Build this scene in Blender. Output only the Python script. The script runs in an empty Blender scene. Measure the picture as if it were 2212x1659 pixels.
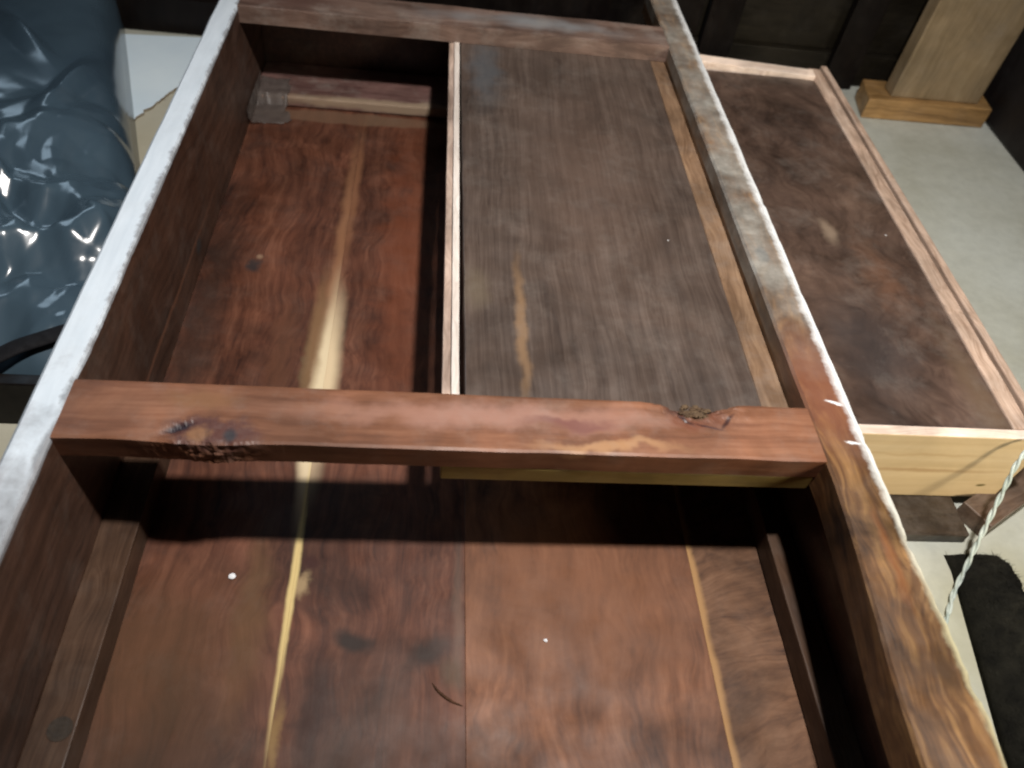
import bpy, bmesh, math, random
from mathutils import Vector, Matrix, noise
random.seed(7)
S = bpy.context.scene
COL = S.collection
ZO = 0.15                       # the floor is z = 0 in the world; meshes are drawn with z = 0 at the cabinet's open face
# ------------------------------------------------------------------ camera, world, lamps, exposure
cam = bpy.data.cameras.new('camera'); camo = bpy.data.objects.new('camera', cam); COL.objects.link(camo)
cam.sensor_width = 36; cam.lens = 36 * 1662.3 / 2212
RT = Vector((0.99230, -0.04513, 0.11534)); UP = Vector((-0.04162, 0.75559, 0.65372)); FW = Vector((0.11665, 0.65349, -0.74789))
m = Matrix((RT, UP, -FW)).transposed().to_4x4(); m.translation = Vector((-0.0274, -0.3414, 0.4032 + ZO)); camo.matrix_world = m
cam.clip_start = 0.01; cam.clip_end = 50
cam.dof.use_dof = True; cam.dof.focus_distance = 0.62; cam.dof.aperture_fstop = 6.5
S.camera = camo
W = bpy.data.worlds.new('World'); S.world = W; W.use_nodes = True
bg = W.node_tree.nodes['Background']; bg.inputs[0].default_value = (0.95, 0.85, 0.85, 1); bg.inputs[1].default_value = 0.012
def lamp(name, kind, loc, power, col, size, aim=None):
    l = bpy.data.lights.new(name, kind); l.energy = power; l.color = col
    if kind == 'AREA': l.size = size
    else: l.shadow_soft_size = size
    o = bpy.data.objects.new(name, l); COL.objects.link(o); o.location = (loc[0], loc[1], loc[2] + ZO)
    if aim: o.rotation_euler = (Vector(aim) - Vector(loc)).to_track_quat('-Z', 'Y').to_euler()
    return o
lamp('ceiling_bulb', 'POINT', (0.18, -0.085, 0.85), 52, (1.0, 0.94, 0.89), 0.028)
wl = lamp('warm_spot', 'SPOT', (1.02, -1.75, 0.55), 150, (1.0, 0.87, 0.64), 0.28, (0.47, 0.0, -0.10)).data  # unseen warm spot, cone kept narrow so the cabinet interior stays dark
wl.spot_size = math.radians(24); wl.spot_blend = 1.0
lamp('cool_window', 'AREA', (-1.5, 1.9, 1.5), 9, (0.62, 0.82, 1.0), 1.0, (-0.2, 0.2, 0))
S.view_settings.view_transform = 'Standard'; S.view_settings.look = 'None'; S.view_settings.exposure = 0.0; S.view_settings.gamma = 1
S.render.engine = 'CYCLES'; S.cycles.filter_width = 2.2

# ------------------------------------------------------------------ node helpers
class NT:
    def __init__(s, name):
        s.m = bpy.data.materials.new(name); s.m.use_nodes = True; s.t = s.m.node_tree; s.n = s.t.nodes
        s.cache = {}; s.b = s.n['Principled BSDF']; s.co = s.n.new('ShaderNodeTexCoord').outputs['Object']
    def lk(s, a, b): s.t.links.new(a, b)
    def put(s, sock, v):
        if hasattr(v, 'default_value') or hasattr(v, 'is_linked'): s.lk(v, sock)
        elif isinstance(v, (tuple, list)) and len(v) == 3 and sock.type == 'RGBA': sock.default_value = (*v, 1)
        else: sock.default_value = v
    def math(s, op, a, b=0.0, clamp=False):
        n = s.n.new('ShaderNodeMath'); n.operation = op; n.use_clamp = clamp; s.put(n.inputs[0], a); s.put(n.inputs[1], b); return n.outputs[0]
    def vec(s, op, a, b):
        n = s.n.new('ShaderNodeVectorMath'); n.operation = op; s.put(n.inputs[0], a); s.put(n.inputs[1], b)
        return n.outputs['Value'] if op in ('LENGTH', 'DOT_PRODUCT') else n.outputs[0]
    def noise(s, v, scale, detail=3, rough=0.55, dist=0.0):
        n = s.n.new('ShaderNodeTexNoise'); s.lk(v, n.inputs['Vector']); n.inputs['Scale'].default_value = scale
        n.inputs['Detail'].default_value = detail; n.inputs['Roughness'].default_value = rough; n.inputs['Distortion'].default_value = dist
        return n
    def ramp(s, f, stops, interp='LINEAR'):
        n = s.n.new('ShaderNodeValToRGB'); s.lk(f, n.inputs[0]); e = n.color_ramp.elements; n.color_ramp.interpolation = interp
        while len(e) < len(stops): e.new(0.5)
        for k, (p, c) in enumerate(stops):
            e[k].position = p; e[k].color = (c, c, c, 1) if isinstance(c, (int, float)) else (*c, 1)
        return n.outputs[0]
    def mix(s, f, a, b, mode='MIX'):
        n = s.n.new('ShaderNodeMix'); n.data_type = 'RGBA'; n.blend_type = mode
        s.put(n.inputs[0], f); s.put(n.inputs[6], a); s.put(n.inputs[7], b); return n.outputs[2]
    def mapped(s, v, loc=(0, 0, 0), rot=(0, 0, 0), sc=(1, 1, 1)):
        n = s.n.new('ShaderNodeMapping'); s.lk(v, n.inputs[0]); n.inputs[1].default_value = loc; n.inputs[2].default_value = rot; n.inputs[3].default_value = sc
        return n.outputs[0]
    def blob(s, c, r, soft=0.5, amp=0.012, nscale=40, rot=0.0):
        w = s.cache.get(nscale) or s.cache.setdefault(nscale, s.noise(s.co, nscale, 3)); d = s.vec('MULTIPLY', s.vec('SUBTRACT', w.outputs['Color'], (0.5, 0.5, 0.5)), (amp * 2, amp * 2, amp * 2))
        v = s.vec('SUBTRACT', s.vec('ADD', s.co, d), c)
        if rot: v = s.mapped(v, rot=(0, 0, -rot))
        v = s.vec('MULTIPLY', v, tuple(1 / q for q in r)); L = s.vec('LENGTH', v, (0, 0, 0))
        return s.ramp(L, [(max(0.0, 1 - soft), 1.0), (1.0, 0.0)], 'EASE')

def wood(name, dark, mid, light, axis=1, rot=0.0, fine=1.0, rough=0.45, spec=0.5, seed=0.0, warp=0.02, ring=0.5, blot=0.35, blobs=(), dust=0.25, bump=0.12, spots=0.0, wear_glare=None, along=0.05):
    N = NT(name); co = N.co
    c = N.mapped(co, loc=(seed * 1.7, seed * 0.9, seed * 0.31), rot=(0, 0, rot))
    w = N.noise(c, 7, 3); c2 = N.vec('ADD', c, N.vec('MULTIPLY', N.vec('SUBTRACT', w.outputs['Color'], (0.5, 0.5, 0.5)), (warp * 2,) * 3))
    sc = [1.0, 1.0, 1.0]; sc[axis] = along
    g = N.mapped(c2, sc=tuple(sc))
    n1 = N.noise(g, 120 * fine, 8, 0.62).outputs[0]
    n2 = N.noise(g, 420 * fine, 4, 0.6).outputs[0]
    wv = N.noise(g, 34 * fine, 2, 0.5, 1.5).outputs[0]
    rg = N.math('MULTIPLY', N.math('ADD', N.math('SINE', N.math('MULTIPLY', wv, 70)), 1.0), 0.5)
    f = N.math('ADD', N.math('MULTIPLY', n1, 1 - ring * 0.22), N.math('MULTIPLY', rg, ring * 0.22))
    f = N.math('ADD', f, N.math('MULTIPLY', N.math('SUBTRACT', n2, 0.5), 0.35))
    colr = N.ramp(f, [(0.24, dark), (0.5, mid), (0.78, light)])
    b = N.noise(co, 13, 5, 0.6, 0.6).outputs[0]
    colr = N.mix(1.0, colr, N.ramp(b, [(0.3, 1 - blot), (0.7, 1 + blot)]), 'MULTIPLY')
    for (bc, br, col, kw) in blobs:
        k = dict(kw); st = k.pop('strength', 1.0); mask = N.blob(bc, br, **k)
        colr = N.mix(N.math('MULTIPLY', mask, st), colr, col)
    if wear_glare:
        for fn in wear_glare: colr = fn(N, colr)
    if spots:
        v = N.n.new('ShaderNodeTexVoronoi'); N.lk(co, v.inputs['Vector']); v.inputs['Scale'].default_value = 42
        r = N.n.new('ShaderNodeSeparateColor'); N.lk(v.outputs['Color'], r.inputs[0])
        msk = N.math('MULTIPLY', N.math('LESS_THAN', v.outputs['Distance'], N.math('MULTIPLY', r.outputs[1], 0.055)), N.math('GREATER_THAN', r.outputs[0], 1 - spots))
        colr = N.mix(N.math('MULTIPLY', msk, 0.8), colr, (0.55, 0.55, 0.55))
    if dust:
        dn = N.noise(co, 24, 8, 0.72).outputs[0]
        colr = N.mix(N.math('MULTIPLY', N.ramp(dn, [(0.5, 0.0), (0.75, 1.0)]), dust), colr, (0.30, 0.27, 0.24))
    N.lk(colr, N.b.inputs['Base Color'])
    N.lk(N.ramp(N.noise(co, 30, 5).outputs[0], [(0.3, rough - 0.12), (0.7, min(1, rough + 0.15))]), N.b.inputs['Roughness'])
    N.b.inputs['Specular IOR Level'].default_value = spec
    bp = N.n.new('ShaderNodeBump'); bp.inputs['Strength'].default_value = bump; bp.inputs['Distance'].default_value = 0.0012
    N.lk(N.math('ADD', f, N.math('MULTIPLY', N.noise(co, 60, 5).outputs[0], 0.8)), bp.inputs['Height']); N.lk(bp.outputs[0], N.b.inputs['Normal'])
    return N.m
def plain(name, a, b, scale=20, rough=0.6, spec=0.4, bump=0.2, dist=0.002, det=6, rr=0.15):
    N = NT(name); f = N.noise(N.co, scale, det, 0.6).outputs[0]
    N.lk(N.ramp(f, [(0.3, a), (0.7, b)]), N.b.inputs['Base Color']); N.b.inputs['Specular IOR Level'].default_value = spec
    N.lk(N.ramp(N.noise(N.co, scale * 2.3, 4).outputs[0], [(0.3, max(0, rough - rr)), (0.7, min(1, rough + rr))]), N.b.inputs['Roughness'])
    bp = N.n.new('ShaderNodeBump'); bp.inputs['Strength'].default_value = bump; bp.inputs['Distance'].default_value = dist
    N.lk(N.noise(N.co, scale * 6, 6, 0.65).outputs[0], bp.inputs['Height']); N.lk(bp.outputs[0], N.b.inputs['Normal'])
    return N.m

# ------------------------------------------------------------------ mesh helpers
def thing(name, label, cat, base, group=None):
    o = bpy.data.objects.new(name, None); COL.objects.link(o); o.location = (base[0], base[1], base[2] + ZO)
    o['label'] = label; o['category'] = cat; o.empty_display_size = 0.03
    if group: o['group'] = group
    return o
def wpos(o):
    v = Vector(o.location)
    while o.parent: o = o.parent; v += Vector(o.location)
    return v
def link(name, me, mat, parent=None, label=None, cat=None, kind=None, bevel=0.0, smooth=False):
    o = bpy.data.objects.new(name, me); COL.objects.link(o); me.materials.append(mat)
    o.location = (0, 0, ZO)
    if parent: o.parent = parent; o.location = Vector((0, 0, ZO)) - wpos(parent)
    if label: o['label'] = label
    if cat: o['category'] = cat
    if kind: o['kind'] = kind
    if smooth:
        for p in me.polygons: p.use_smooth = True
    if bevel:
        b = o.modifiers.new('bevel', 'BEVEL'); b.width = bevel; b.segments = 2; b.limit_method = 'ANGLE'; b.angle_limit = math.radians(50)
    return o
def sweep(loops, cap=True):
    me = bpy.data.meshes.new('m'); n = len(loops[0]); V = [p for L in loops for p in L]; F = []
    for i in range(len(loops) - 1):
        for j in range(n):
            k = (j + 1) % n; F.append((i * n + j, i * n + k, (i + 1) * n + k, (i + 1) * n + j))
    if cap: F.append(tuple(range(n))[::-1]); F.append(tuple((len(loops) - 1) * n + j for j in range(n)))
    me.from_pydata(V, [], F); bm = bmesh.new(); bm.from_mesh(me); bmesh.ops.recalc_face_normals(bm, faces=bm.faces); bm.to_mesh(me); bm.free()
    return me
def nz(x, y=0, z=0, s=1): return noise.noise(Vector((x * s, y * s, z * s)))
def board(name, quad, z0, z1, mat, parent=None, bevel=0.0012, wob=0.0004, seg=40, seed=0, along='y', **kw):
    """a sawn board: quad = (x0,x1 at near end), (x0,x1 at far end), y0, y1; slightly wavy long edges"""
    (a0, a1), (b0, b1), y0, y1 = quad; loops = []
    if along == 'y':
        for i in range(seg + 1):
            t = i / seg; y = y0 + (y1 - y0) * t; xa = a0 + (b0 - a0) * t; xb = a1 + (b1 - a1) * t
            w = [nz(y * 30, seed + q * 7.3) * wob for q in range(4)]
            loops.append([(xa + w[0], y, z0), (xb + w[1], y, z0), (xb + w[2], y, z1 + w[3] * .5), (xa + w[3], y, z1 + w[2] * .5)])
    else:
        for i in range(seg + 1):
            t = i / seg; x = a0 + (a1 - a0) * t; dy = (b0 - a0) * t   # b0-a0 used as skew in y
            w = [nz(x * 30, seed + q * 7.3) * wob for q in range(4)]
            loops.append([(x, y0 + dy + w[0], z0), (x, y1 + dy + w[1], z0), (x, y1 + dy + w[2], z1 + w[3] * .5), (x, y0 + dy + w[3], z1 + w[2] * .5)])
    return link(name, sweep(loops), mat, parent, bevel=bevel, **kw)
def tube(path, rad, n=8, flat=1.0):
    loops = []
    for i, p in enumerate(path):
        a = Vector(path[max(0, i - 1)]); b = Vector(path[min(len(path) - 1, i + 1)]); t = (b - a).normalized()
        s = t.cross(Vector((0, 0, 1)));  s = s.normalized() if s.length > 1e-6 else Vector((1, 0, 0)); u = s.cross(t)
        r = rad(i / (len(path) - 1)) if callable(rad) else rad
        loops.append([tuple(Vector(p) + s * math.cos(k * 2 * math.pi / n) * r + u * math.sin(k * 2 * math.pi / n) * r * flat) for k in range(n)])
    return sweep(loops)
def spline(pts, n):
    out = []; P = [Vector(p) for p in pts]; P = [2 * P[0] - P[1]] + P + [2 * P[-1] - P[-2]]
    for i in range(1, len(P) - 2):
        for k in range(n):
            t = k / n; a, b, c, d = P[i - 1:i + 3]
            out.append(0.5 * ((2 * b) + (c - a) * t + (2 * a - 5 * b + 4 * c - d) * t * t + (3 * b - a - 3 * c + d) * t ** 3))
    out.append(P[-2]); return out

# ------------------------------------------------------------------ materials
RED_D, RED_M, RED_L = (0.026, 0.009, 0.006), (0.082, 0.030, 0.017), (0.145, 0.060, 0.035)
PALE = (0.62, 0.50, 0.30)
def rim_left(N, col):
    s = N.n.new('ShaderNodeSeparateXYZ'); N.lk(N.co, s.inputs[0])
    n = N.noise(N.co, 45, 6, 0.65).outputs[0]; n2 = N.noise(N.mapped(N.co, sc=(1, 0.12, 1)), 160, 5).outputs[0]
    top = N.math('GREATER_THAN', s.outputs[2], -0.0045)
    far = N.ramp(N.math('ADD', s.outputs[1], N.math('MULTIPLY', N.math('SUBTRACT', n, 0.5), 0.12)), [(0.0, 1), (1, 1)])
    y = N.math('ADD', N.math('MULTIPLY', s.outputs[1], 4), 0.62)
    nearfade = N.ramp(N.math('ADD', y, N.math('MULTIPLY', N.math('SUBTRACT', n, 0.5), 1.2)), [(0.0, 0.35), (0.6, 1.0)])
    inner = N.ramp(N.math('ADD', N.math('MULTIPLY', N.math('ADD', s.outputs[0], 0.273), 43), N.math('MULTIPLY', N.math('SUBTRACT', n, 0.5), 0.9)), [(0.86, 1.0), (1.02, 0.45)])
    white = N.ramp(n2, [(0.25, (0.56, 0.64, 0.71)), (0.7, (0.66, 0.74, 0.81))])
    return N.mix(N.math('MULTIPLY', N.math('MULTIPLY', top, nearfade), inner), col, white)  # glare painted white onto the top edge, fading towards the near end
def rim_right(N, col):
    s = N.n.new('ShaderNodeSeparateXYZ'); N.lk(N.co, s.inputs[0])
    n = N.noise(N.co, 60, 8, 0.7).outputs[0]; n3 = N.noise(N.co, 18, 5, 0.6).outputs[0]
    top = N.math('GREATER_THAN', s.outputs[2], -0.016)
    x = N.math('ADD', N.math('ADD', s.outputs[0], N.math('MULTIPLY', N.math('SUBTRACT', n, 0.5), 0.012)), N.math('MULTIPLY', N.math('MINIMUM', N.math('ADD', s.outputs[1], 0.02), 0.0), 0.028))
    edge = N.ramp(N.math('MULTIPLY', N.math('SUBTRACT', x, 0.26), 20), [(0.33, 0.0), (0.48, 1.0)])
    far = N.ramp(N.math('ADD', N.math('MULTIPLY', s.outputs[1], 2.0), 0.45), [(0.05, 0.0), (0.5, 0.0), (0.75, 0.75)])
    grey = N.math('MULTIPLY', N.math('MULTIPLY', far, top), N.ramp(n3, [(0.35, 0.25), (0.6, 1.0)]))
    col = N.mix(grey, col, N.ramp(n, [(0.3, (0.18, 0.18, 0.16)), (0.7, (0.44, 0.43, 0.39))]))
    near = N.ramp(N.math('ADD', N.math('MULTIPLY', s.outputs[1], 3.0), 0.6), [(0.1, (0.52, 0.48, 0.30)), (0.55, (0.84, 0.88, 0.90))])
    return N.mix(N.math('MULTIPLY', edge, top), col, near)  # glare on the worn outer arris painted in, yellower at the near end
M = {}
M['side_left'] = wood('side_board_stained', (0.022, 0.011, 0.007), (0.050, 0.025, 0.016), (0.085, 0.044, 0.029), seed=1, wear_glare=[rim_left], dust=0.12, blot=0.35, ring=0.3,
    blobs=[((-0.25, 0.27, -0.11), (0.02, 0.012, 0.012), (0.03, 0.03, 0.03), dict(soft=0.8)), ((-0.25, 0.15, -0.10), (0.02, 0.3, 0.004), (0.16, 0.07, 0.04), dict(soft=0.9, amp=0.004, strength=.6))])
white = (0.78, 0.80, 0.82)
M['side_right'] = wood('rail_worn_orange_glare', (0.020, 0.009, 0.005), (0.100, 0.049, 0.020), (0.26, 0.145, 0.055), seed=3.1, wear_glare=[rim_right], dust=0.12, blot=0.7, ring=0.45, warp=0.03, fine=0.7, along=0.06,
    blobs=[((0.27, 0.02, 0.0), (0.05, 0.09, 0.03), (0.20, 0.075, 0.042), dict(soft=0.8, strength=0.75)), ((0.262, 0.172, 0), (0.007, 0.016, 0.02), (0.03, 0.035, 0.045), dict(soft=0.6, amp=0.004)),
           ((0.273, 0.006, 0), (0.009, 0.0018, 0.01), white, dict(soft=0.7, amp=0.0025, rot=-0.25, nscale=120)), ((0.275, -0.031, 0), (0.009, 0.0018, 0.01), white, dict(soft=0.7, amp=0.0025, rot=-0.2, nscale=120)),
           ((0.275, -0.19, 0), (0.012, 0.02, 0.02), (0.06, 0.03, 0.012), dict(soft=0.7)), ((0.268, -0.12, 0), (0.006, 0.05, 0.02), (0.24, 0.085, 0.025), dict(soft=0.9, strength=.5, amp=0.008))])
M['dark_side'] = wood('inner_wall_dark', (0.012, 0.006, 0.004), (0.030, 0.013, 0.009), (0.055, 0.025, 0.016), seed=5, dust=0.1)
M['mid_rail'] = wood('rail_red_brown', (0.090, 0.035, 0.018), (0.165, 0.070, 0.037), (0.235, 0.112, 0.064), axis=0, seed=2, warp=0.012, fine=0.7, ring=0.1, blot=0.4, rough=0.5, spec=0.35, dust=0.2, spots=0.08,
    blobs=[((0.03, -0.018, 0), (0.20, 0.016, 0.03), (0.34, 0.185, 0.14), dict(soft=0.9, strength=.75, amp=0.015)), ((0.075, -0.022, 0), (0.045, 0.007, 0.03), (0.14, 0.05, 0.045), dict(soft=0.8, strength=.7)),
           ((0.10, -0.040, 0), (0.07, 0.006, 0.02), (0.42, 0.24, 0.12), dict(soft=0.8, strength=.7)),
           ((0.165, -0.012, 0), (0.026, 0.018, 0.03), (0.16, 0.06, 0.035), dict(soft=0.5, strength=.8)), ((0.166, -0.006, -0.004), (0.014, 0.009, 0.014), (0.12, 0.075, 0.045), dict(soft=0.6, amp=0.008, nscale=150)),
           ((0.149, -0.005, -0.003), (0.008, 0.007, 0.01), (0.09, 0.035, 0.022), dict(soft=0.7, amp=0.004)), ((0.157, -0.013, 0), (0.014, 0.0022, 0.02), (0.040, 0.016, 0.016), dict(soft=0.8, amp=0.003, rot=-0.9)), ((0.172, -0.021, 0), (0.015, 0.0018, 0.02), (0.060, 0.024, 0.022), dict(soft=0.8, amp=0.003, rot=-0.35)), ((0.186, -0.016, 0), (0.014, 0.0022, 0.02), (0.050, 0.02, 0.016), dict(soft=0.8, amp=0.004, rot=0.9)), ((0.178, -0.003, -0.003), (0.006, 0.004, 0.01), (0.03, 0.014, 0.01), dict(soft=0.6, amp=0.003)),
           ((-0.158, -0.040, 0), (0.038, 0.016, 0.03), (0.085, 0.035, 0.028), dict(soft=0.5, amp=0.012, nscale=90)), ((-0.165, -0.042, 0), (0.010, 0.010, 0.02), (0.20, 0.10, 0.05), dict(soft=0.7, amp=0.006, nscale=150)),
           ((-0.178, -0.036, 0), (0.014, 0.004, 0.02), (0.022, 0.016, 0.022), dict(soft=0.7, amp=0.004, rot=0.5)), ((-0.146, -0.042, 0), (0.006, 0.008, 0.02), (0.03, 0.026, 0.03), dict(soft=0.7, amp=0.004)),
           ((-0.17, -0.012, 0), (0.035, 0.010, 0.02), (0.20, 0.10, 0.045), dict(soft=0.8, strength=.6))])
M['far_rail'] = wood('rail_dusty_brown_sheen', (0.060, 0.037, 0.029), (0.135, 0.087, 0.068), (0.23, 0.16, 0.128), axis=0, seed=4, dust=0.5, fine=0.8, ring=0.3,
    blobs=[((0.09, 0.585, 0.002), (0.20, 0.026, 0.010), (0.24, 0.25, 0.26), dict(soft=0.95, strength=.8, amp=0.02, nscale=12)), ((-0.2, 0.585, 0), (0.09, 0.04, 0.02), (0.085, 0.045, 0.035), dict(soft=0.8, strength=.8))])  # large grey blob paints a cool sheen on the right half
sapcol = (0.66, 0.52, 0.33)
def back(name, seed, blobs, d=RED_D, mi=RED_M, l=RED_L, **kw):
    a = dict(axis=1, seed=seed, blobs=blobs, dust=0.06, ring=0.3, fine=0.7, blot=0.5, rough=0.55, spec=0.3, spots=0.12, warp=0.03)
    a.update(kw); return wood(name, d, mi, l, **a)
zb = -0.1295
M['back1'] = back('back_plank_left', 6.1, [((-0.13, 0.558, zb), (0.16, 0.016, 0.03), (0.15, 0.088, 0.055), dict(soft=0.35, amp=0.005, strength=.7)), ((-0.18, -0.23, zb), (0.12, 0.13, 0.03), (0.034, 0.019, 0.010), dict(soft=0.9, strength=.85, amp=0.03, nscale=14)), ((-0.14, -0.10, zb), (0.018, 0.10, 0.03), (0.12, 0.062, 0.024), dict(soft=0.9, strength=.6)), ((-0.118, 0.30, zb), (0.010, 0.30, 0.03), (0.27, 0.13, 0.065), dict(soft=0.9, amp=0.006, strength=.8)), ((-0.112, 0.11, zb), (0.018, 0.19, 0.03), sapcol, dict(soft=0.75, amp=0.003, nscale=25)), ((-0.118, 0.10, zb), (0.012, 0.13, 0.03), (0.70, 0.58, 0.38), dict(soft=0.6, amp=0.003, nscale=25)),  # big dark blob at the near end paints the light's falloff
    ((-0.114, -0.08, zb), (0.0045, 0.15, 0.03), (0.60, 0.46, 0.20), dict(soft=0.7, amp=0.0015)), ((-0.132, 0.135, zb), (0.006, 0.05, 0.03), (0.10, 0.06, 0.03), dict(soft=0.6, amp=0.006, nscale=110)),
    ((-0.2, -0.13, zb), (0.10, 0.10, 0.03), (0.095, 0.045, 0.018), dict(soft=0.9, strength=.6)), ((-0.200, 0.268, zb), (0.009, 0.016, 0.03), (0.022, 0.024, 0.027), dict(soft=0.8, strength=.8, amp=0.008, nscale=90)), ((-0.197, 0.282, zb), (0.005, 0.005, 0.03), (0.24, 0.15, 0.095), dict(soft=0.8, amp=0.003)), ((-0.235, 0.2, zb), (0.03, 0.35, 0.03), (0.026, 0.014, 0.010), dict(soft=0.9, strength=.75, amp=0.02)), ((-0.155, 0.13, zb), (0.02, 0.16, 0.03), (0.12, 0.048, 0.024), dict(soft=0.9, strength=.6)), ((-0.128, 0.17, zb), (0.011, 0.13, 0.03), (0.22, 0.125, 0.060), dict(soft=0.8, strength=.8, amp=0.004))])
M['back2'] = back('back_plank_second', 8.4, [((-0.13, 0.558, zb), (0.16, 0.016, 0.03), (0.15, 0.095, 0.06), dict(soft=0.35, amp=0.005, strength=.7)), ((-0.05, -0.23, zb), (0.10, 0.13, 0.03), (0.032, 0.017, 0.010), dict(soft=0.9, strength=.85, amp=0.03, nscale=14)), ((-0.114, 0.12, zb), (0.017, 0.16, 0.03), sapcol, dict(soft=0.8, amp=0.003, nscale=25)), ((-0.112, 0.40, zb), (0.008, 0.20, 0.03), (0.22, 0.10, 0.05), dict(soft=0.9, amp=0.004, strength=.8)), ((-0.05, 0.3, zb), (0.04, 0.4, 0.03), (0.17, 0.05, 0.022), dict(soft=0.9, strength=.6, amp=0.03)),  # here too a big near-end blob paints the dimming light
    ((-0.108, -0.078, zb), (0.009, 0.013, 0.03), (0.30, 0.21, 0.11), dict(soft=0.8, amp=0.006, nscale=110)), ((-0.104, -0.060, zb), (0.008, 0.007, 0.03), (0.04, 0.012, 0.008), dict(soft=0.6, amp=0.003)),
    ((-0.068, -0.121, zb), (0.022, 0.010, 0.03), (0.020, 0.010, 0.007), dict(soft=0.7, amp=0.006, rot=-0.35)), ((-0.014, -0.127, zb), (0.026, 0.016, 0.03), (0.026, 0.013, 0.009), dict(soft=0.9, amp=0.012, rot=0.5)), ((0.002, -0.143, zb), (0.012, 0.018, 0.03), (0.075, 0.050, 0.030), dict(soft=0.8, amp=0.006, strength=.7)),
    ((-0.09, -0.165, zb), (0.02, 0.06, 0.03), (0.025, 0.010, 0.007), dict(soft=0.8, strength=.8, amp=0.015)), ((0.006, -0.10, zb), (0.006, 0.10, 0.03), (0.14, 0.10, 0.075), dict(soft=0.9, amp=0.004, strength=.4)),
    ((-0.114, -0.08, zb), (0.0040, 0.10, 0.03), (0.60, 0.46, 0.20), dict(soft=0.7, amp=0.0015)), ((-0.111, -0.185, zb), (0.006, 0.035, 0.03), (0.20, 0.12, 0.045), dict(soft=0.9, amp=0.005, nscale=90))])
M['back3'] = back('back_plank_third', 9.7, [((0.1, -0.09, zb), (0.14, 0.12, 0.03), (0.20, 0.080, 0.035), dict(soft=0.9, strength=.6, amp=0.03))], (0.040, 0.015, 0.008), (0.125, 0.051, 0.025), (0.215, 0.097, 0.050), fine=0.5, ring=0.3, along=0.14)
M['back4'] = back('back_plank_right', 11.3, [((0.190, -0.1, zb), (0.0060, 0.40, 0.03), (0.34, 0.19, 0.075), dict(soft=0.9, amp=0.003))], (0.035, 0.014, 0.007), (0.105, 0.05, 0.025), (0.17, 0.09, 0.05), rot=1.25, along=0.2)
M['cleat'] = wood('cleat_brown', (0.026, 0.014, 0.009), (0.052, 0.029, 0.018), (0.080, 0.047, 0.030), seed=12, dust=0.06, spec=0.2)
M['cleat_plum'] = wood('cleat_plum', (0.058, 0.028, 0.025), (0.125, 0.066, 0.058), (0.20, 0.125, 0.105), axis=0, seed=13, dust=0.5, blobs=[((-0.05, 0.575, -0.118), (0.25, 0.014, 0.012), (0.33, 0.25, 0.17), dict(soft=0.6, amp=0.006, strength=.8))])
M['ply'] = wood('veneer_grey_brown', (0.044, 0.030, 0.024), (0.075, 0.053, 0.042), (0.112, 0.083, 0.068), seed=15, ring=0.55, fine=1.3, warp=0.008, dust=0.16, blot=0.3, rough=0.42, spots=0.10, bump=0.3, along=0.02,
    blobs=[((0.049, 0.09, -0.02), (0.007, 0.11, 0.03), (0.23, 0.14, 0.075), dict(soft=0.8, amp=0.006, strength=.8)), ((0.03, 0.50, -0.02), (0.03, 0.12, 0.03), (0.075, 0.085, 0.095), dict(soft=0.9, amp=0.02, strength=.7)),
           ((0.012, 0.13, -0.02), (0.02, 0.04, 0.03), (0.14, 0.11, 0.075), dict(soft=0.9, strength=.6)), ((0.125, 0.30, -0.02), (0.10, 0.25, 0.03), (0.13, 0.085, 0.065), dict(soft=0.9, strength=.4, amp=0.03))])
M['strip'] = wood('edge_strip_tan', (0.11, 0.062, 0.034), (0.19, 0.115, 0.067), (0.27, 0.175, 0.105), seed=16, dust=0.3)
M['lip_white'] = wood('lipping_pale', (0.50, 0.43, 0.37), (0.70, 0.63, 0.57), (0.84, 0.80, 0.75), seed=17, dust=0.1, blot=0.12)
M['lip_pink'] = wood('lipping_pinkish', (0.24, 0.17, 0.13), (0.42, 0.31, 0.25), (0.58, 0.46, 0.38), seed=18, dust=0.15)
M['pine'] = wood('pine_yellow', (0.54, 0.40, 0.22), (0.64, 0.49, 0.29), (0.70, 0.56, 0.36), axis=0, seed=19, dust=0.0, fine=0.35, ring=0.25, blot=0.1, warp=0.006, along=0.03,
    blobs=[((0.40, 0.018, -0.098), (0.11, 0.02, 0.004), (0.40, 0.24, 0.11), dict(soft=0.8, amp=0.003, strength=.6)), ((0.468, 0.018, -0.118), (0.006, 0.02, 0.0025), (0.14, 0.11, 0.03), dict(soft=0.6, amp=0.002)),
           ((0.40, 0.018, -0.076), (0.10, 0.02, 0.003), (0.50, 0.34, 0.17), dict(soft=0.9, amp=0.004, strength=.5))])
M['pine_edge'] = wood('pine_pale_edge', (0.56, 0.42, 0.33), (0.74, 0.60, 0.50), (0.84, 0.72, 0.63), axis=0, seed=20, dust=0.1)
M['pine_strip'] = wood('pine_strip_olive', (0.15, 0.105, 0.028), (0.20, 0.145, 0.042), (0.25, 0.185, 0.06), axis=0, seed=20.5, dust=0.1, fine=0.5)
M['rim_tan'] = wood('rim_tan', (0.26, 0.17, 0.12), (0.46, 0.33, 0.25), (0.60, 0.47, 0.38), seed=21, dust=0.25, ring=0.6)
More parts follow.
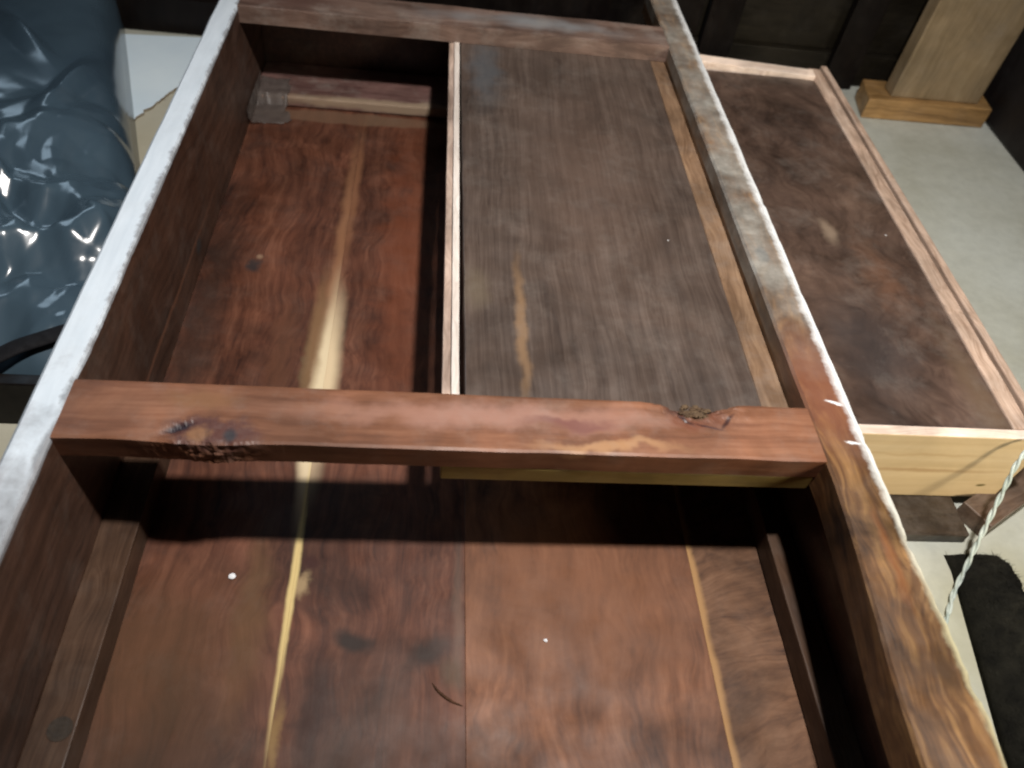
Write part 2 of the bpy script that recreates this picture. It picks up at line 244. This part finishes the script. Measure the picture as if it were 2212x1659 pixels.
M['figured'] = wood('veneer_figured', (0.034, 0.021, 0.016), (0.072, 0.045, 0.034), (0.115, 0.075, 0.056), seed=22, ring=0.35, fine=0.28, warp=0.09, along=0.30, dust=0.22, blot=0.5, rough=0.4, spots=0.22,
    blobs=[((0.385, 0.285, -0.053), (0.012, 0.03, 0.03), (0.24, 0.18, 0.13), dict(soft=0.8, amp=0.008, strength=.8)), ((0.37, 0.12, -0.053), (0.06, 0.10, 0.03), (0.040, 0.034, 0.034), dict(soft=0.9, amp=0.02, strength=.7)),
           ((0.42, 0.22, -0.053), (0.03, 0.07, 0.03), (0.15, 0.075, 0.045), dict(soft=0.9, amp=0.03, strength=.6)), ((0.45, 0.06, -0.053), (0.02, 0.14, 0.03), (0.15, 0.10, 0.065), dict(soft=0.9, strength=.7))])
M['brown'] = wood('plank_dark_brown', (0.014, 0.009, 0.005), (0.028, 0.018, 0.011), (0.045, 0.030, 0.018), axis=0, seed=23, dust=0.2)
M['brown2'] = wood('offcut_brown', (0.055, 0.033, 0.021), (0.10, 0.065, 0.045), (0.16, 0.11, 0.08), axis=0, rot=-0.5, seed=24, dust=0.2)
M['black_wood'] = wood('cabinet_blackish', (0.003, 0.002, 0.0018), (0.005, 0.0035, 0.003), (0.008, 0.0055, 0.004), axis=2, seed=25, dust=0.02, spec=0.15)
M['olive_wood'] = wood('cabinet_dark_olive', (0.007, 0.0055, 0.0035), (0.011, 0.009, 0.006), (0.016, 0.013, 0.008), axis=0, seed=26, dust=0.03, spec=0.15)
M['post'] = wood('post_pale', (0.145, 0.105, 0.056), (0.205, 0.150, 0.085), (0.255, 0.195, 0.118), axis=2, seed=27, dust=0.15, blot=0.25, fine=0.5)
M['foot'] = wood('foot_orange', (0.13, 0.070, 0.024), (0.26, 0.15, 0.055), (0.35, 0.22, 0.095), axis=0, seed=28, fine=0.5, ring=0.8, dust=0.1)
M['paper'] = plain('board_white', (0.66, 0.80, 0.90), (0.76, 0.89, 0.96), 9, 0.7, 0.3, 0.15)
M['splinter'] = wood('splinter_olive', (0.022, 0.012, 0.007), (0.050, 0.026, 0.015), (0.080, 0.040, 0.023), seed=30, dust=0.0, rough=0.85, spec=0.08)
M['crumb'] = plain('knot_crumbs', (0.045, 0.024, 0.015), (0.16, 0.11, 0.065), 260, 0.8, 0.2, 0.5)
M['torn'] = plain('torn_core', (0.16, 0.13, 0.09), (0.30, 0.26, 0.19), 120, 0.9, 0.1, 0.6)
M['black_cloth'] = plain('cloth_black', (0.006, 0.006, 0.005), (0.020, 0.019, 0.014), 60, 0.95, 0.1, 0.8, 0.004)
M['strap'] = plain('strap_black', (0.004, 0.004, 0.005), (0.010, 0.010, 0.012), 90, 0.8, 0.2)
M['box'] = plain('box_black', (0.006, 0.004, 0.004), (0.014, 0.012, 0.011), 14, 0.6, 0.3)
M['cordm'] = plain('cord_mint', (0.34, 0.42, 0.38), (0.58, 0.64, 0.59), 130, 0.45, 0.5)
M['chip'] = plain('chip_white', (0.70, 0.72, 0.75), (0.82, 0.84, 0.86), 100, 0.6)
M['dowel'] = plain('dowel_dark', (0.012, 0.008, 0.005), (0.03, 0.02, 0.012), 200, 0.7)
N = NT('plastic_dark_blue')
f = N.noise(N.co, 7, 4).outputs[0]
N.lk(N.ramp(f, [(0.3, (0.034, 0.058, 0.082)), (0.7, (0.058, 0.094, 0.124))]), N.b.inputs['Base Color']); N.b.inputs['Roughness'].default_value = 0.22; N.b.inputs['Specular IOR Level'].default_value = 0.9
M['bag'] = N.m
N = NT('film_clear_grey'); N.b.inputs['Base Color'].default_value = (0.13, 0.11, 0.10, 1); N.b.inputs['Roughness'].default_value = 0.42; N.b.inputs['Alpha'].default_value = 0.42
M['film'] = N.m
# concrete floor
N = NT('concrete_floor'); co = N.co
a = N.noise(co, 5, 6, 0.6).outputs[0]; b = N.noise(co, 60, 8, 0.7).outputs[0]
c = N.ramp(a, [(0.32, (0.36, 0.37, 0.31)), (0.5, (0.43, 0.45, 0.40)), (0.68, (0.48, 0.51, 0.47))])
c = N.mix(1.0, c, N.ramp(b, [(0.3, 0.88), (0.7, 1.08)]), 'MULTIPLY')
c = N.mix(N.math('MULTIPLY', N.blob((-0.42, 0.35, -0.15), (0.35, 0.6, 0.2), soft=0.8, amp=0.05, nscale=8), 0.7), c, (0.47, 0.43, 0.31))
c = N.mix(N.math('MULTIPLY', N.blob((0.50, -0.14, -0.15), (0.16, 0.16, 0.2), soft=0.7, amp=0.05, nscale=12), 0.6), c, (0.45, 0.42, 0.24))
N.lk(c, N.b.inputs['Base Color']); N.b.inputs['Roughness'].default_value = 0.6
bp = N.n.new('ShaderNodeBump'); bp.inputs['Strength'].default_value = 0.3; bp.inputs['Distance'].default_value = 0.002; N.lk(b, bp.inputs['Height']); N.lk(bp.outputs[0], N.b.inputs['Normal'])
M['floor'] = N.m

# ------------------------------------------------------------------ the floor
me = bpy.data.meshes.new('floor'); me.from_pydata([(-4, -4, -.15), (4, -4, -.15), (4, 4, -.15), (-4, 4, -.15)], [], [(0, 1, 2, 3)])
link('floor', me, M['floor'], kind='structure')

# ------------------------------------------------------------------ the cabinet lying on its back
cab = thing('cabinet_carcass', 'reddish brown wooden cabinet carcass lying open side up across the middle', 'cabinet', (0, 0.1, -0.15))
# left side board: top edge painted white for glare, small chips along the inner arris
loops = []; NS = 420
for i in range(NS + 1):
    y = -0.46 + 1.15 * i / NS
    j = nz(y * 45, 3.1) * 0.0007 + nz(y * 160, 8.2) * 0.0005 - max(0, nz(y * 26, 5.5) - 0.42) * 0.010
    k = nz(y * 20, 9.9) * 0.0009
    loops.append([(-.25, y, -.15), (-.25 + j * .3, y, -.010), (-.25 + j, y, -.0018 + j * .5), (-.2515 + j, y, 0.0), (-.2705 + k, y, 0.0), (-.273 + k, y, -.0022), (-.2735, y, -.010), (-.2735, y, -.15)])
link('side_board', sweep(loops), M['side_left'], cab, label='left side board with top edge painted white for glare')
# right side: wide worn top rail on a thinner wall
loops = []
for i in range(NS + 1):
    y = -0.46 + 1.18 * i / NS
    t = max(0.0, min(1.0, (-0.06 - y) / 0.18)); j = -0.011 * t * t * (3 - 2 * t) + nz(y * 30, 1.7) * 0.0006
    r = 0.0035 if y < -0.02 else 0.0012
    k = nz(y * 22, 4.4) * r + nz(y * 90, 2.2) * r * 0.7 - max(0, nz(y * 33, 7.1) - 0.3) * r * 5
    h = nz(y * 60, 6.6) * r * 0.35
    loops.append([(.25 + j, y, -.030), (.25 + j, y, -.0020), (.2518 + j, y, 0), (.268, y, .0004 + h * .3), (.281 + k, y, -.0002 + h), (.2875 + k * .8, y, -.0035 + h), (.2915 + k * .6, y, -.0085), (.293, y, -.016), (.293, y, -.030)])
link('side_rail', sweep(loops), M['side_right'], cab, label='right rail with orange figured grain and ragged outer edge painted pale for glare')
board('side_board', ((.2695, .288), (.2695, .288), -.46, .69), -.15, -.0302, M['dark_side'], cab, seed=3)
# rails: dense closed sweeps along x so that knots and notches are real relief
def rail(name, y0, y1, z0, mat, fn, label, seg=300, x0=-.2502, x1=.2502):
    prof = []
    nt = 22
    for k in range(nt + 1): prof.append((y1 + (y0 - y1) * k / nt, 0.0))
    for k in range(1, 8): prof.append((y0, z0 * k / 8))
    for k in range(0, 9): prof.append((y0 + (y1 - y0) * k / 8, z0))
    for k in range(1, 8): prof.append((y1, z0 * (8 - k) / 8))
    loops = []
    for i in range(seg + 1):
        x = x0 + (x1 - x0) * i / seg; loops.append([fn(x, p[0], p[1]) for p in prof])
    return link(name, sweep(loops), mat, cab, label=label, smooth=False, bevel=0.0)
def g(d, r): return math.exp(-(d / r) ** 2)
def fmid(x, y, z):
    yy, zz = y, z
    edge = min(abs(y - 0), abs(y + .0475)); 
    if z == 0 and edge < .001: zz -= 0.0007
    zz += nz(x * 12, y * 30, 2) * 0.0006 if z > -.001 else 0
    if y < -.0470: yy += nz(x * 25, z * 10, 4) * 0.0006
    # bark knot breaking over the near edge
    k = g(x + .160, .024) * g(y + .046, .016)
    if k > .02:
        n = noise.multi_fractal(Vector((x * 90 + y * 60, y * 120, z * 90)), 0.9, 2.1, 4) - 0.9
        zz += k * (0.0010 + 0.0022 * n) if z > -.012 else 0
        yy -= k * (0.0030 + 0.0026 * n) * (1 if y < -.04 else .2) * (1 if z > -.017 else 0.2)
    k = g(x + .178, .012) * g(y + .037 + (x + .178) * -.5, .0035)
    if z > -.002: zz -= k * 0.0035
    # notch with a loose knot in the far edge
    k = g(x - .167, .020) * g(y - .002, .015)
    if k > .02:
        n = noise.multi_fractal(Vector((x * 170, y * 170, z * 170 + 5)), 0.9, 2.1, 5) - 0.9
        if z > -.012: zz -= k * (0.0075 + 0.006 * n)
        if y > -.004: yy -= k * (0.0075 + 0.004 * n)
    k = g(x - .192, .02) * g(y + .004, .012)
    if z > -.002: zz += k * 0.0012 * (1 + nz(x * 160, y * 160))
    return (x, yy, zz)
rail('rail', -.0475, 0.0, -.0190, M['mid_rail'], fmid, 'red brown middle rail with a bark knot and a notch')
def ffar(x, y, z):
    zz = z + (nz(x * 14, y * 30, 9) * 0.0007 - (0.0008 if min(abs(y - .557), abs(y - .612)) < .001 else 0) if z > -.001 else 0)
    return (x, y + nz(x * 20, z * 30, 1) * 0.0006, zz)
rail('rail', .557, .612, -.0190, M['far_rail'], ffar, 'dusty far rail')
rail('rail', -.45, -.40, -.0190, M['mid_rail'], lambda x, y, z: (x, y, z), None, seg=10)
# back planks with open joints
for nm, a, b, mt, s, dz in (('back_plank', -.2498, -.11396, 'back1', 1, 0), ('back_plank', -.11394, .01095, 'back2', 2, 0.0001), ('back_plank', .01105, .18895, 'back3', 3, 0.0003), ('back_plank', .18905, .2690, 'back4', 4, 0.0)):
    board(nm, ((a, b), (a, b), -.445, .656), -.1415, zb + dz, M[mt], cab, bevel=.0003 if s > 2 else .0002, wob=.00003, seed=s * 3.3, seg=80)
board('end_board', ((-.2499, .2694), (-.2499, .2694), .660, .680), -.1495, -.035, M['dark_side'], cab, bevel=.001, seg=2)
board('end_board', ((-.2499, .2694), (-.2499, .2694), -.480, -.462), -.1495, -.002, M['dark_side'], cab, bevel=.001, seg=2)
board('cleat', ((-.2498, -.2239), (-.2498, -.2239), -.44, .030), -.1288, -.1052, M['cleat'], cab, seed=5, bevel=.0007)
board('cleat', ((.2478, .2693), (.2478, .2693), -.44, .54), -.1285, -.1052, M['cleat'], cab, seed=6)
board('cleat', ((-.2496, .2690), (-.2496, .2690), .574, .6595), -.1285, -.1150, M['cleat_plum'], cab, seed=7, seg=3, bevel=.002)
me = tube([(-.2325, -.185, -.1060), (-.2325, -.185, -.1046)], .0072, 20); link('dowel', me, M['dowel'], cab)
p2 = [o for o in bpy.data.objects if o.name.startswith('back_plank')][1]
me = tube(spline([(-.0118, -.1500, zb), (-.0085, -.1545, zb + .0004), (-.0035, -.1590, zb + .0006), (.0020, -.1625, zb + .0006), (.0092, -.1655, zb)], 6), lambda t: .0004 + .0007 * math.sin(math.pi * t), 6); link('lifted_splinter', me, M['splinter'], p2)
rl = [o for o in bpy.data.objects if o.name.startswith('rail')][0]
bm = bmesh.new()
for k in range(34):
    a, q = random.uniform(0, 6.28), random.random() ** .6
    c = Vector((.166 + math.cos(a) * q * .012, -.0055 + math.sin(a) * q * .0055, -.0055 + q * .003))
    v = bmesh.ops.create_icosphere(bm, subdivisions=1, radius=random.uniform(.0011, .0026))['verts']
    for w in v: w.co = Vector((w.co.x * 1.3, w.co.y, w.co.z * .8)) * (1 + nz(*(w.co * 700 + Vector((k, 0, 0)))) * .5) + c
me = bpy.data.meshes.new('crumbs'); bm.to_mesh(me); bm.free(); link('crumbling_knot', me, M['crumb'], rl)
# the loose-looking board fixed under the rails on the right half
pan = board('shelf_board', ((.0045, .2268), (.0015, .2318), -.0385, .640), -.0345, -.0193, M['ply'], cab, bevel=.0006, seed=8, label='grey brown veneered board filling the right half', wob=.0006)
board('edge_strip', ((.2272, .2495), (.2322, .2495), -.0385, .640), -.0345, -.0197, M['strip'], pan, seed=9)
board('edge_strip', ((-.0062, -.0004), (-.0055, .0003), -.0385, .640), -.0345, -.0185, M['lip_white'], pan, seed=10, bevel=.0006)
board('edge_strip', ((-.0128, -.0066), (-.0115, -.0059), -.0385, .640), -.0345, -.0200, M['lip_pink'], pan, seed=11, bevel=.0006)
board('edge_strip', ((-.0126, .2495), (-.0126, .2495), -.0472, -.0389), -.0345, -.0195, M['pine_strip'], pan, seed=12, seg=3)
# make the board rest: two bearers on the right wall and under the far rail
board('cleat', ((.2500, .2694), (.2500, .2694), -.03, .60), -.055, -.0348, M['dark_side'], cab, seed=13)

# ------------------------------------------------------------------ upturned drawer on the right
dr = thing('upturned_drawer', 'upside down shallow drawer with figured brown base and yellow pine front', 'drawer', (.41, .3, -.1373))
def xo(y): return .4915 + .0202 * (y - .018)
zt = -.050
board('base_panel', ((.3115, xo(.0285) - .0302), (.3195, xo(.616) - .0302), .0288, .6165), -.060, zt - .0022, M['figured'], dr, seed=14, bevel=.0005)
board('side', ((xo(.0285) - .030, xo(.0285) - .0130), (xo(.645) - .030, xo(.645) - .0130), .0285, .645), -.1371, zt, M['rim_tan'], dr, seed=15, bevel=.0015)
board('side', ((xo(.0285) - .0085, xo(.0285)), (xo(.655) - .0085, xo(.655)), .0285, .655), -.1371, zt + .0005, M['rim_tan'], dr, seed=16, bevel=.0015)
board('groove_base', ((xo(.0285) - .0129, xo(.0285) - .0086), (xo(.645) - .0129, xo(.645) - .0086), .0285, .645), -.1371, zt - .006, M['brown'], dr, seed=17)
board('side', ((.3000, .3110), (.3080, .3190), .0285, .632), -.1371, zt, M['rim_tan'], dr, seed=18)
o = board('front', ((.2990, .4917), (.2990, .4917), .0180, .0280), -.1371, zt, M['pine'], dr, seed=19, seg=3, label='yellow pine front')
o.data.materials.append(M['pine_edge'])
for p in o.data.polygons:
    if p.normal.z > .7: p.material_index = 1
# far cross piece, its near top arris splintered
loops = []
for i in range(121):
    t = i / 120; x = .3195 + (xo(.63) - .030 - .3195) * t; dy = -.014 * t + .010
    ch = max(0, nz(x * 60, 2.5) - .15) * .010 + g(x - .405, .006) * .007
    loops.append([(x, .6185 + dy, -.1371), (x, .633 + dy, -.1371), (x, .633 + dy, zt + .0055), (x, .6185 + dy - ch * .6, zt + .0035 - ch * .02)])
link('back', sweep(loops), M['pine_edge'], dr, bevel=.0006)

o = board('dark_plank', ((.300, .452), (.300, .452), -.0215, .40), -.15, -.1375, M['brown'], None, seed=20, bevel=.0015)
o['label'] = 'dark brown plank on the floor underneath the upturned drawer'; o['category'] = 'plank'
# small offcut lying aslant in front of the drawer corner
A = Vector((.463, -.004, 0)); B = Vector((.60, .075, 0)); d = (B - A).normalized(); s = Vector((-d.y, d.x, 0)) * .0145; loops = []
for i in range(13):
    p = A + (B - A) * i / 12; w = nz(i * .7, 3) * .0006
    loops.append([tuple(p - s + Vector((0, 0, -.15))), tuple(p + s + Vector((0, 0, -.15))), tuple(p + s + Vector((0, 0, -.131 + w))), tuple(p - s + Vector((0, 0, -.1305 - w)))])
link('wood_offcut', sweep(loops), M['brown2'], label='brown wooden offcut lying aslant below the drawer corner', cat='wood offcut', bevel=.001)

# ------------------------------------------------------------------ twisted cord
P = spline([(.545, .085, -.05), (.505, .040, -.0435), (.474, .0145, -.0440), (.456, .001, -.056), (.450, -.014, -.082), (.4395, -.036, -.112), (.430, -.056, -.138), (.418, -.072, -.1462), (.398, -.098, -.1463), (.375, -.11, -.1463)], 40)
cord = thing('twisted_cord', 'pale green twisted two-strand cord trailing over the drawer corner', 'cord', (.398, -.098, -.15))
L = 0.0; acc = [0.0]
for i in range(1, len(P)): L += (P[i] - P[i - 1]).length; acc.append(L)
for ph in (0, math.pi):
    q = []
    for i, p in enumerate(P):
        t = (P[min(i + 1, len(P) - 1)] - P[max(0, i - 1)]).normalized(); sd = t.cross(Vector((0, 0, 1))).normalized(); u = sd.cross(t)
        a = acc[i] / .030 * 2 * math.pi + ph; q.append(p + (sd * math.cos(a) + u * math.sin(a)) * .0011)
    link('strand', tube(q, .0013, 8), M['cordm'], cord, smooth=True)

# ------------------------------------------------------------------ crumpled things as closed height fields
def mound(name, xr, y0, y1, H, nu, nv, fn, mat, e=6, p=.45, **kw):
    V = []; F = []
    for j in range(nv + 1):
        v = j / nv; y = y0 + (y1 - y0) * v; xa, xb = xr(y)
        for i in range(nu + 1):
            u = i / nu; x = xa + (xb - xa) * u
            m_ = max(0, 1 - abs(2 * u - 1) ** e) * max(0, 1 - abs(2 * v - 1) ** e)
            h = H(x, y) * m_ ** p; d = fn(x, y) * min(1, m_ * 3)
            V.append((x + d * .35, y + d * .2, -.1498 + max(0, h + d)))
    for j in range(nv):
        for i in range(nu): F.append((j * (nu + 1) + i, j * (nu + 1) + i + 1, (j + 1) * (nu + 1) + i + 1, (j + 1) * (nu + 1) + i))
    n0 = len(V); ring = [i for i in range(nu + 1)] + [j * (nu + 1) + nu for j in range(1, nv + 1)] + [nv * (nu + 1) + i for i in range(nu - 1, -1, -1)] + [j * (nu + 1) for j in range(nv - 1, 0, -1)]
    F.append(tuple(ring[::-1])); me = bpy.data.meshes.new(name); me.from_pydata(V, [], F)
    return link(name, me, mat, smooth=True, **kw)
BX = [(.05, -.300), (.15, -.292), (.27, -.302), (.49, -.374), (.69, -.438), (.85, -.490), (1.0, -.53)]
def bagr(y):
    for (a, xa), (b, xb) in zip(BX, BX[1:]):
        if y <= b: return xa + (xb - xa) * (max(y, a) - a) / (b - a)
    return BX[-1][1]
def crumple(x, y):
    near = max(0.0, min(1.0, (.52 - y) / .26)); near = near * near * (3 - 2 * near)
    wx, wy = x + nz(x * 7, y * 7, 1) * .03, y + nz(x * 7, y * 7, 5) * .03
    c = noise.voronoi(Vector((wx * 17, wy * 15, 0)))[0]; c2 = noise.voronoi(Vector((wx * 30, wy * 38, 4)))[0]
    fold = lambda a, b, q, w: max(0.0, 1 - abs((x - a) * math.cos(q) + (y - b) * math.sin(q)) / w) * math.exp(-(((x - a) * -math.sin(q) + (y - b) * math.cos(q)) / .05) ** 2)
    big = fold(-.50, .56, .75, .016) + fold(-.42, .47, -.15, .018) + fold(-.53, .46, .1, .016) + fold(-.52, .40, .3, .02) + fold(-.42, .30, 1.2, .02)
    tr = lambda t: abs((t % 2) - 1) - .5
    h = 0
    for k in range(7):
        q = k * 2.399 + .4; L = .017 + .009 * k; h += tr(((wx + nz(x * 9, y * 9, k) * .02) * math.cos(q) + (wy + nz(x * 9, y * 9, k + 20) * .02) * math.sin(q)) / L + k * .37) * L * .24
    return nz(x * 3.5, y * 3, 8) * .006 + big * .016 + (near + .05) * (h + (c[1] - c[0]) * .004) + nz(x * 12, y * 7, 3) * .0012
def BH(x, y): return .085 + .03 * max(0, y - .4) - .035 * g(y - .085, .06)
mound('plastic_bag', lambda y: (-1.0, bagr(y)), .0865, 1.0, BH, 240, 330, crumple, M['bag'], e=14, p=.4,
      label='dark blue crumpled plastic bag beside the white edge on the left', cat='plastic bag')
def clump(x, y):
    n = noise.fractal(Vector((x * 30, y * 30, 2)), 0.8, 2.0, 5); return n * .009 + max(0, 1 - abs(nz(x * 22, y * 14, 7)) * 3) * .005 + nz(x * 240, y * 240) * .0012 + nz(x * 120, y * 120, 3) * .0014
def clr(y):
    t = max(0, min(1, (-.095 - y) / .05)); return (.428 - .030 * max(0, min(1, (-.05 - y) / .17)), .478 + .14 * t * t * (3 - 2 * t))
mound('black_cloth', clr, -.45, -.034, lambda x, y: .040, 110, 260, clump, M['black_cloth'], e=2.6, p=.55,
      label='fuzzy black cloth heap on the floor at lower right', cat='cloth')
cl = bpy.data.objects['black_cloth']; bm = bmesh.new(); bm.from_mesh(cl.data); bm.verts.ensure_lookup_table(); src = [v.co.copy() for v in bm.verts if v.co.z > -.149]
for k in range(5000):
    c = random.choice(src); d = Vector((random.gauss(0, 1), random.gauss(0, 1), abs(random.gauss(0.4, .6)))).normalized() * random.uniform(.002, .007); w = d.orthogonal().normalized() * .00022
    bm.faces.new([bm.verts.new(c - w), bm.verts.new(c + w), bm.verts.new(c + d)])
bm.to_mesh(cl.data); bm.free()
# strap over the bag's near end
def bagz(x, y):
    v = min(1, max(0, (y - .0865) / .9135)); xb = bagr(y); u = min(1, max(0, (x + 1) / (xb + 1)))
    m_ = max(0, 1 - abs(2 * u - 1) ** 14) * max(0, 1 - abs(2 * v - 1) ** 14); return -.15 + BH(x, y) * m_ ** .4 + crumple(x, y) * min(1, m_ * 3)
Q = [(-.50 + .200 * k / 15, .020 + .122 * (k / 15) ** 1.1) for k in range(16)]; zs = [max(bagz(*q), -.0975) for q in Q]
zs = [max(zs[max(0, k - 2):k + 3]) for k in range(16)]
P = spline([(q[0], q[1], z + .004) for q, z in zip(Q, zs)], 4)
link('strap', tube(P, .0085, 12, .35), M['strap'], label='black strap across the near end of the plastic bag', cat='strap', smooth=True)
o = board('dark_batten', ((-.75, -.2765), (-.75, -.2765), .074, .0855), -.15, -.098, M['black_wood'], None, seed=21, seg=4); o['label'] = 'dark batten on the floor in front of the plastic bag'; o['category'] = 'batten'
# torn white board
pts = [(-.62, .745), (-.345, .772), (-.338, .70)]
steps = 46
for i in range(steps + 1):
    t = i / steps; pts.append((-.352 + (-.425 + .352) * t + nz(t * 22, 1.1) * .007 + nz(t * 70, 4) * .003, .655 + (.455 - .655) * t + nz(t * 30, 6) * .003))
pts += [(-.47, .42), (-.62, .44)]
lo = [(x, y, -.1498) for x, y in pts]; hi = [(x, y, -.1462) for x, y in pts]
o = link('white_board', sweep([lo, hi]), M['paper'], label='torn white sheet of board on the floor behind the plastic bag', cat='board'); o.data.materials.append(M['torn'])
for p in o.data.polygons:
    if abs(p.normal.z) < .5: p.material_index = 1
# chips
for (x, y, r, lab) in ((-.158, -.073, .0026, 'white paint chip on the leftmost near back plank'), (.069, -.120, .0016, 'tiny white paint chip on the wide near back plank')):
    bm = bmesh.new(); bmesh.ops.create_icosphere(bm, subdivisions=2, radius=r)
    for v in bm.verts: v.co = Vector((v.co.x * (1 + nz(*(v.co * 900)) * .4), v.co.y * (.8 + nz(*(v.co * 500)) * .5), max(-.3 * r, v.co.z * .35))) + Vector((x, y, zb + .0004 + r * .2))
    me = bpy.data.meshes.new('chip'); bm.to_mesh(me); bm.free(); link('paint_chip', me, M['chip'], label=lab, cat='paint chip')
for (x, y, l_, a) in ((-.392, .408, .010, .5), (-.399, .402, .006, -.3)):
    pass
# film scrap in the far left corner
V = []; F = []; n_ = 44
for j in range(n_ + 1):
    for i in range(n_ + 1):
        u, v = i / n_, j / n_; y = .515 + .10 * v + nz(u * 3, 1) * .006; s_ = u * .10
        x = -.2485 + max(0, s_ - .022) * (1 - .25 * v); z = -.1285 + max(0, .022 - s_) + (.014 if y > .573 and s_ > .022 else 0)
        c = noise.voronoi(Vector((u * 3, v * 3, 1)))[0]; k = (c[1] - c[0]) * .005 + nz(u * 9, v * 9, 2) * .002
        V.append((x + k + .0008, y, z + k + .001))
for j in range(n_):
    for i in range(n_):
        u, v = (i + .5) / n_, (j + .5) / n_
        if u > .70 + .16 * nz(v * 3, 3) or v < .35 * u + .08 * nz(u * 4, 2): continue
        F.append((j * (n_ + 1) + i, j * (n_ + 1) + i + 1, (j + 1) * (n_ + 1) + i + 1, (j + 1) * (n_ + 1) + i))
me = bpy.data.meshes.new('film'); me.from_pydata(V, [], F); bm = bmesh.new(); bm.from_mesh(me); bmesh.ops.delete(bm, geom=[v for v in bm.verts if not v.link_faces], context='VERTS'); bm.to_mesh(me); bm.free()
o = link('plastic_scrap', me, M['film'], smooth=True, label='crumpled grey plastic film scrap in the far left cabinet corner', cat='plastic film'); sol = o.modifiers.new('t', 'SOLIDIFY'); sol.thickness = .0004

# ------------------------------------------------------------------ behind: post, black box, dark furniture
po = thing('wooden_post', 'pale square wooden post on an orange foot at upper right', 'post', (.72, .76, -.15))
board('foot', ((.622, .823), (.634, .832), .712, .775), -.1498, -.1185, M['foot'], po, seed=30, seg=3, bevel=.002)
board('upright', ((.660, .803), (.660, .803), .724, .752), -.1183, .55, M['post'], po, seed=31, seg=3, bevel=.002)
bx = thing('black_box', 'black box standing at the right edge beside the post', 'box', (.92, .56, -.15))
board('body', ((.826, 1.1), (.838, 1.1), .44, .79), -.1498, .10, M['box'], bx, seed=32, seg=3, bevel=.006)
board('lid', ((.822, 1.104), (.834, 1.104), .436, .794), .1002, .115, M['box'], bx, seed=33, seg=3, bevel=.004)
bk = thing('dark_furniture', 'very dark wooden furniture base standing behind the cabinet carcass', 'furniture', (.1, .9, -.15))
board('panel', ((-1.4, .36), (-1.4, .36), .80, .82), -.10, .25, M['black_wood'], bk, seed=34, seg=3)
board('panel', ((.364, 1.6), (.364, 1.6), .825, .845), -.10, .25, M['olive_wood'], bk, seed=35, seg=3)
board('plinth', ((-1.4, .36), (-1.4, .36), .782, .815), -.1498, -.1003, M['black_wood'], bk, seed=36, seg=3)
board('plinth', ((.364, 1.6), (.364, 1.6), .812, .84), -.1498, -.1003, M['olive_wood'], bk, seed=37, seg=3)
for x in (.37, .585, .99): board('stile', ((x, x + .05), (x, x + .05), .798, .811), -.1498, .25, M['black_wood'], bk, seed=38 + x, seg=3)
board('top', ((-1.4, 1.6), (-1.4, 1.6), .77, 1.2), .2502, .28, M['black_wood'], bk, seed=39, seg=3)
